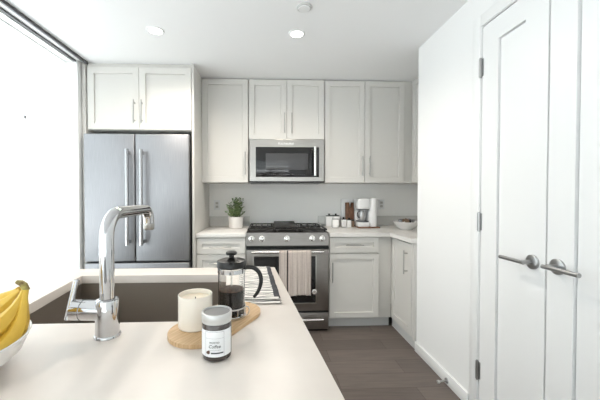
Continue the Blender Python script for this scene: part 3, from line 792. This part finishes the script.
obj('border_line', on_jar(flat([(-fw, fw, z1 - .0006, z1), (-fw, -fw + .0006, z0, z1), (fw - .0006, fw, z0, z1), (-fw, fw, .0115, .0119)]), RI, AC, .0398), M['greyink'], lab, smooth=False)
obj('small_print', on_jar(flat([(-.012 + k * .0032, -.0098 + k * .0032, -.0135, -.0127) for k in range(8)]), RI, AC, .0398), M['greyink'], lab, smooth=False)
bm = text_mesh('ROASTED', .0048, .00015); on_jar(bm, RI, AC, .0398 + .0030); obj('printed_word', bm, M['ink'], lab, smooth=False)
bm = text_mesh('Coffee', .0095, .00015, .2); on_jar(bm, RI, AC, .0398 - .0055); obj('printed_word', bm, M['ink'], lab, smooth=False)
obj('printed_bar', on_jar(flat([(-.0075, .0185, -.0205, -.0178)]), RI, AC, .0398), M['ink'], lab, smooth=False)
bm = NB(); 
for cx, cy, rx, ry in ((-.0140, -.0185, .0045, .0032), (-.0125, -.0160, .0028, .0022)):
    bm.faces.new([bm.verts.new((cx + rx * math.cos(2 * math.pi * k / 20), cy + ry * math.sin(2 * math.pi * k / 20), .0001 * (rx > .004))) for k in range(20)])
obj('printed_bean', on_jar(bm, RI, AC, .0398), M['beanink'], lab, smooth=False)

# ------------------------------------------------------------------ folded napkin
t = thing('folded_napkin', 'folded white napkin with black lines and a charcoal border on the island end', 'napkin', (-.03, 1.21, ZI))
quad = [(-.090, .968), (.046, .968), (.012, 1.442), (-.115, 1.442)]
def npt(u, v):
    a = Vector(quad[0]).lerp(Vector(quad[1]), u); b = Vector(quad[3]).lerp(Vector(quad[2]), u); p = a.lerp(b, v); return p.x + .03, p.y - 1.21
def napz(u, v): return .0155 + .0022 * math.sin(v * 21 + u * 3) + .0016 * math.sin(v * 47 + 1 + u * 5) + .001 * math.sin(u * 15)
def cloth_slab(u0, u1, v0, v1, zf, z_lo, bulge=.004, nu=24, nv=40):
    bm = NB(); top = []; bot = []
    for j in range(nv + 1):
        rt, rb_ = [], []
        for i in range(nu + 1):
            u = u0 + (u1 - u0) * i / nu; v = v0 + (v1 - v0) * j / nv
            eu = min(i, nu - i) / 2.; ev = min(j, nv - j) / 2.; e = min(1, eu, ev); k = math.sqrt(max(0, 1 - (1 - e) ** 2))
            x, y = npt(u, v); z = zf(u, v); zm = (z + z_lo) / 2
            rt.append(bm.verts.new((x, y, zm + (z - zm) * k))); rb_.append(bm.verts.new((x, y, zm - (zm - z_lo) * k)))
        top.append(rt); bot.append(rb_)
    for j in range(nv):
        for i in range(nu):
            bm.faces.new((top[j][i], top[j][i + 1], top[j + 1][i + 1], top[j + 1][i])); bm.faces.new((bot[j][i], bot[j + 1][i], bot[j + 1][i + 1], bot[j][i + 1]))
    bmesh.ops.remove_doubles(bm, verts=bm.verts, dist=1e-5)
    return bm
obj('lower_fold', cloth_slab(0, 1, 0, 1, lambda u, v: .0075, .0), M['napkin'], t)
obj('upper_fold', cloth_slab(.0, .985, .035, .99, napz, .0072), M['napkin'], t)
obj('border', cloth_slab(.84, .992, .045, .985, lambda u, v: napz(u, v) + .0016, .0075), M['band'], t)

# ------------------------------------------------------------------ fruit bowl and bananas
t = thing('fruit_bowl', 'white ceramic fruit bowl at the near left of the island', 'bowl', (-.650, .576, ZI))
bm = NB(); lathe(bm, [(0, .003), (.060, .003), (.064, 0), (.072, 0), (.080, .003), (.128, .013), (.155, .035), (.1680, .066), (.1700, .0695), (.1690, .0715), (.1665, .0705), (.1515, .038), (.125, .0175), (.08, .0075), (0, .0065)], n=64, cap=(False, False)); obj('bowl', bm, M['ceramic'], t)
CR = Vector((-0.522, 0.667, 1.068))
t = thing('banana_bunch', 'bunch of ripe yellow bananas standing in the white fruit bowl', 'bananas', tuple(CR))
def banana(pts, rads, name='banana'):
    P = spline(pts, 7); P = [p - CR for p in P]; bm = NB()
    tube(bm, P, lerp_list(rads, len(P)), 15, squash=lambda a: 1 + .045 * math.cos(5 * a))
    obj(name, bm, M['banana'], t)
RD = [.0052, .0056, .0092, .0150, .0182, .0186, .0175, .014, .006]
BAN = [
    [(-0.516, 0.665, 1.064), (-0.515, 0.66, 1.048), (-0.514, 0.655, 1.025), (-0.516, 0.65, 1.001), (-0.524, 0.645, 0.98), (-0.538, 0.64, 0.964), (-0.553, 0.63, 0.957), (-0.568, 0.62, 0.955), (-0.581, 0.61, 0.958)],
    [(-0.52, 0.665, 1.064), (-0.523, 0.66, 1.051), (-0.529, 0.655, 1.033), (-0.535, 0.645, 1.016), (-0.545, 0.635, 1.002), (-0.558, 0.625, 0.992), (-0.572, 0.615, 0.987), (-0.592, 0.61, 0.984), (-0.604, 0.6, 0.987)],
    [(-0.53, 0.67, 1.065), (-0.549, 0.68, 1.051), (-0.564, 0.68, 1.038), (-0.581, 0.68, 1.023), (-0.598, 0.675, 1.009), (-0.615, 0.668, 1.0), (-0.632, 0.66, 0.995), (-0.646, 0.65, 0.995), (-0.661, 0.645, 0.998)],
    [(-0.539, 0.675, 1.063), (-0.563, 0.69, 1.052), (-0.589, 0.7, 1.04), (-0.613, 0.705, 1.027), (-0.635, 0.705, 1.016), (-0.654, 0.7, 1.01), (-0.67, 0.69, 1.011), (-0.691, 0.685, 1.016), (-0.706, 0.68, 1.022)],
]
for b in BAN: banana(b, RD)
bm = NB(); tube(bm, [Vector((.006, .0, -.006)), Vector((.000, .0, .006)), Vector((-.006, .001, .010)), Vector((-.016, .002, .012))], [.0065, .007, .0062, .0042], 9); obj('stem', bm, M['bananatip'], t)
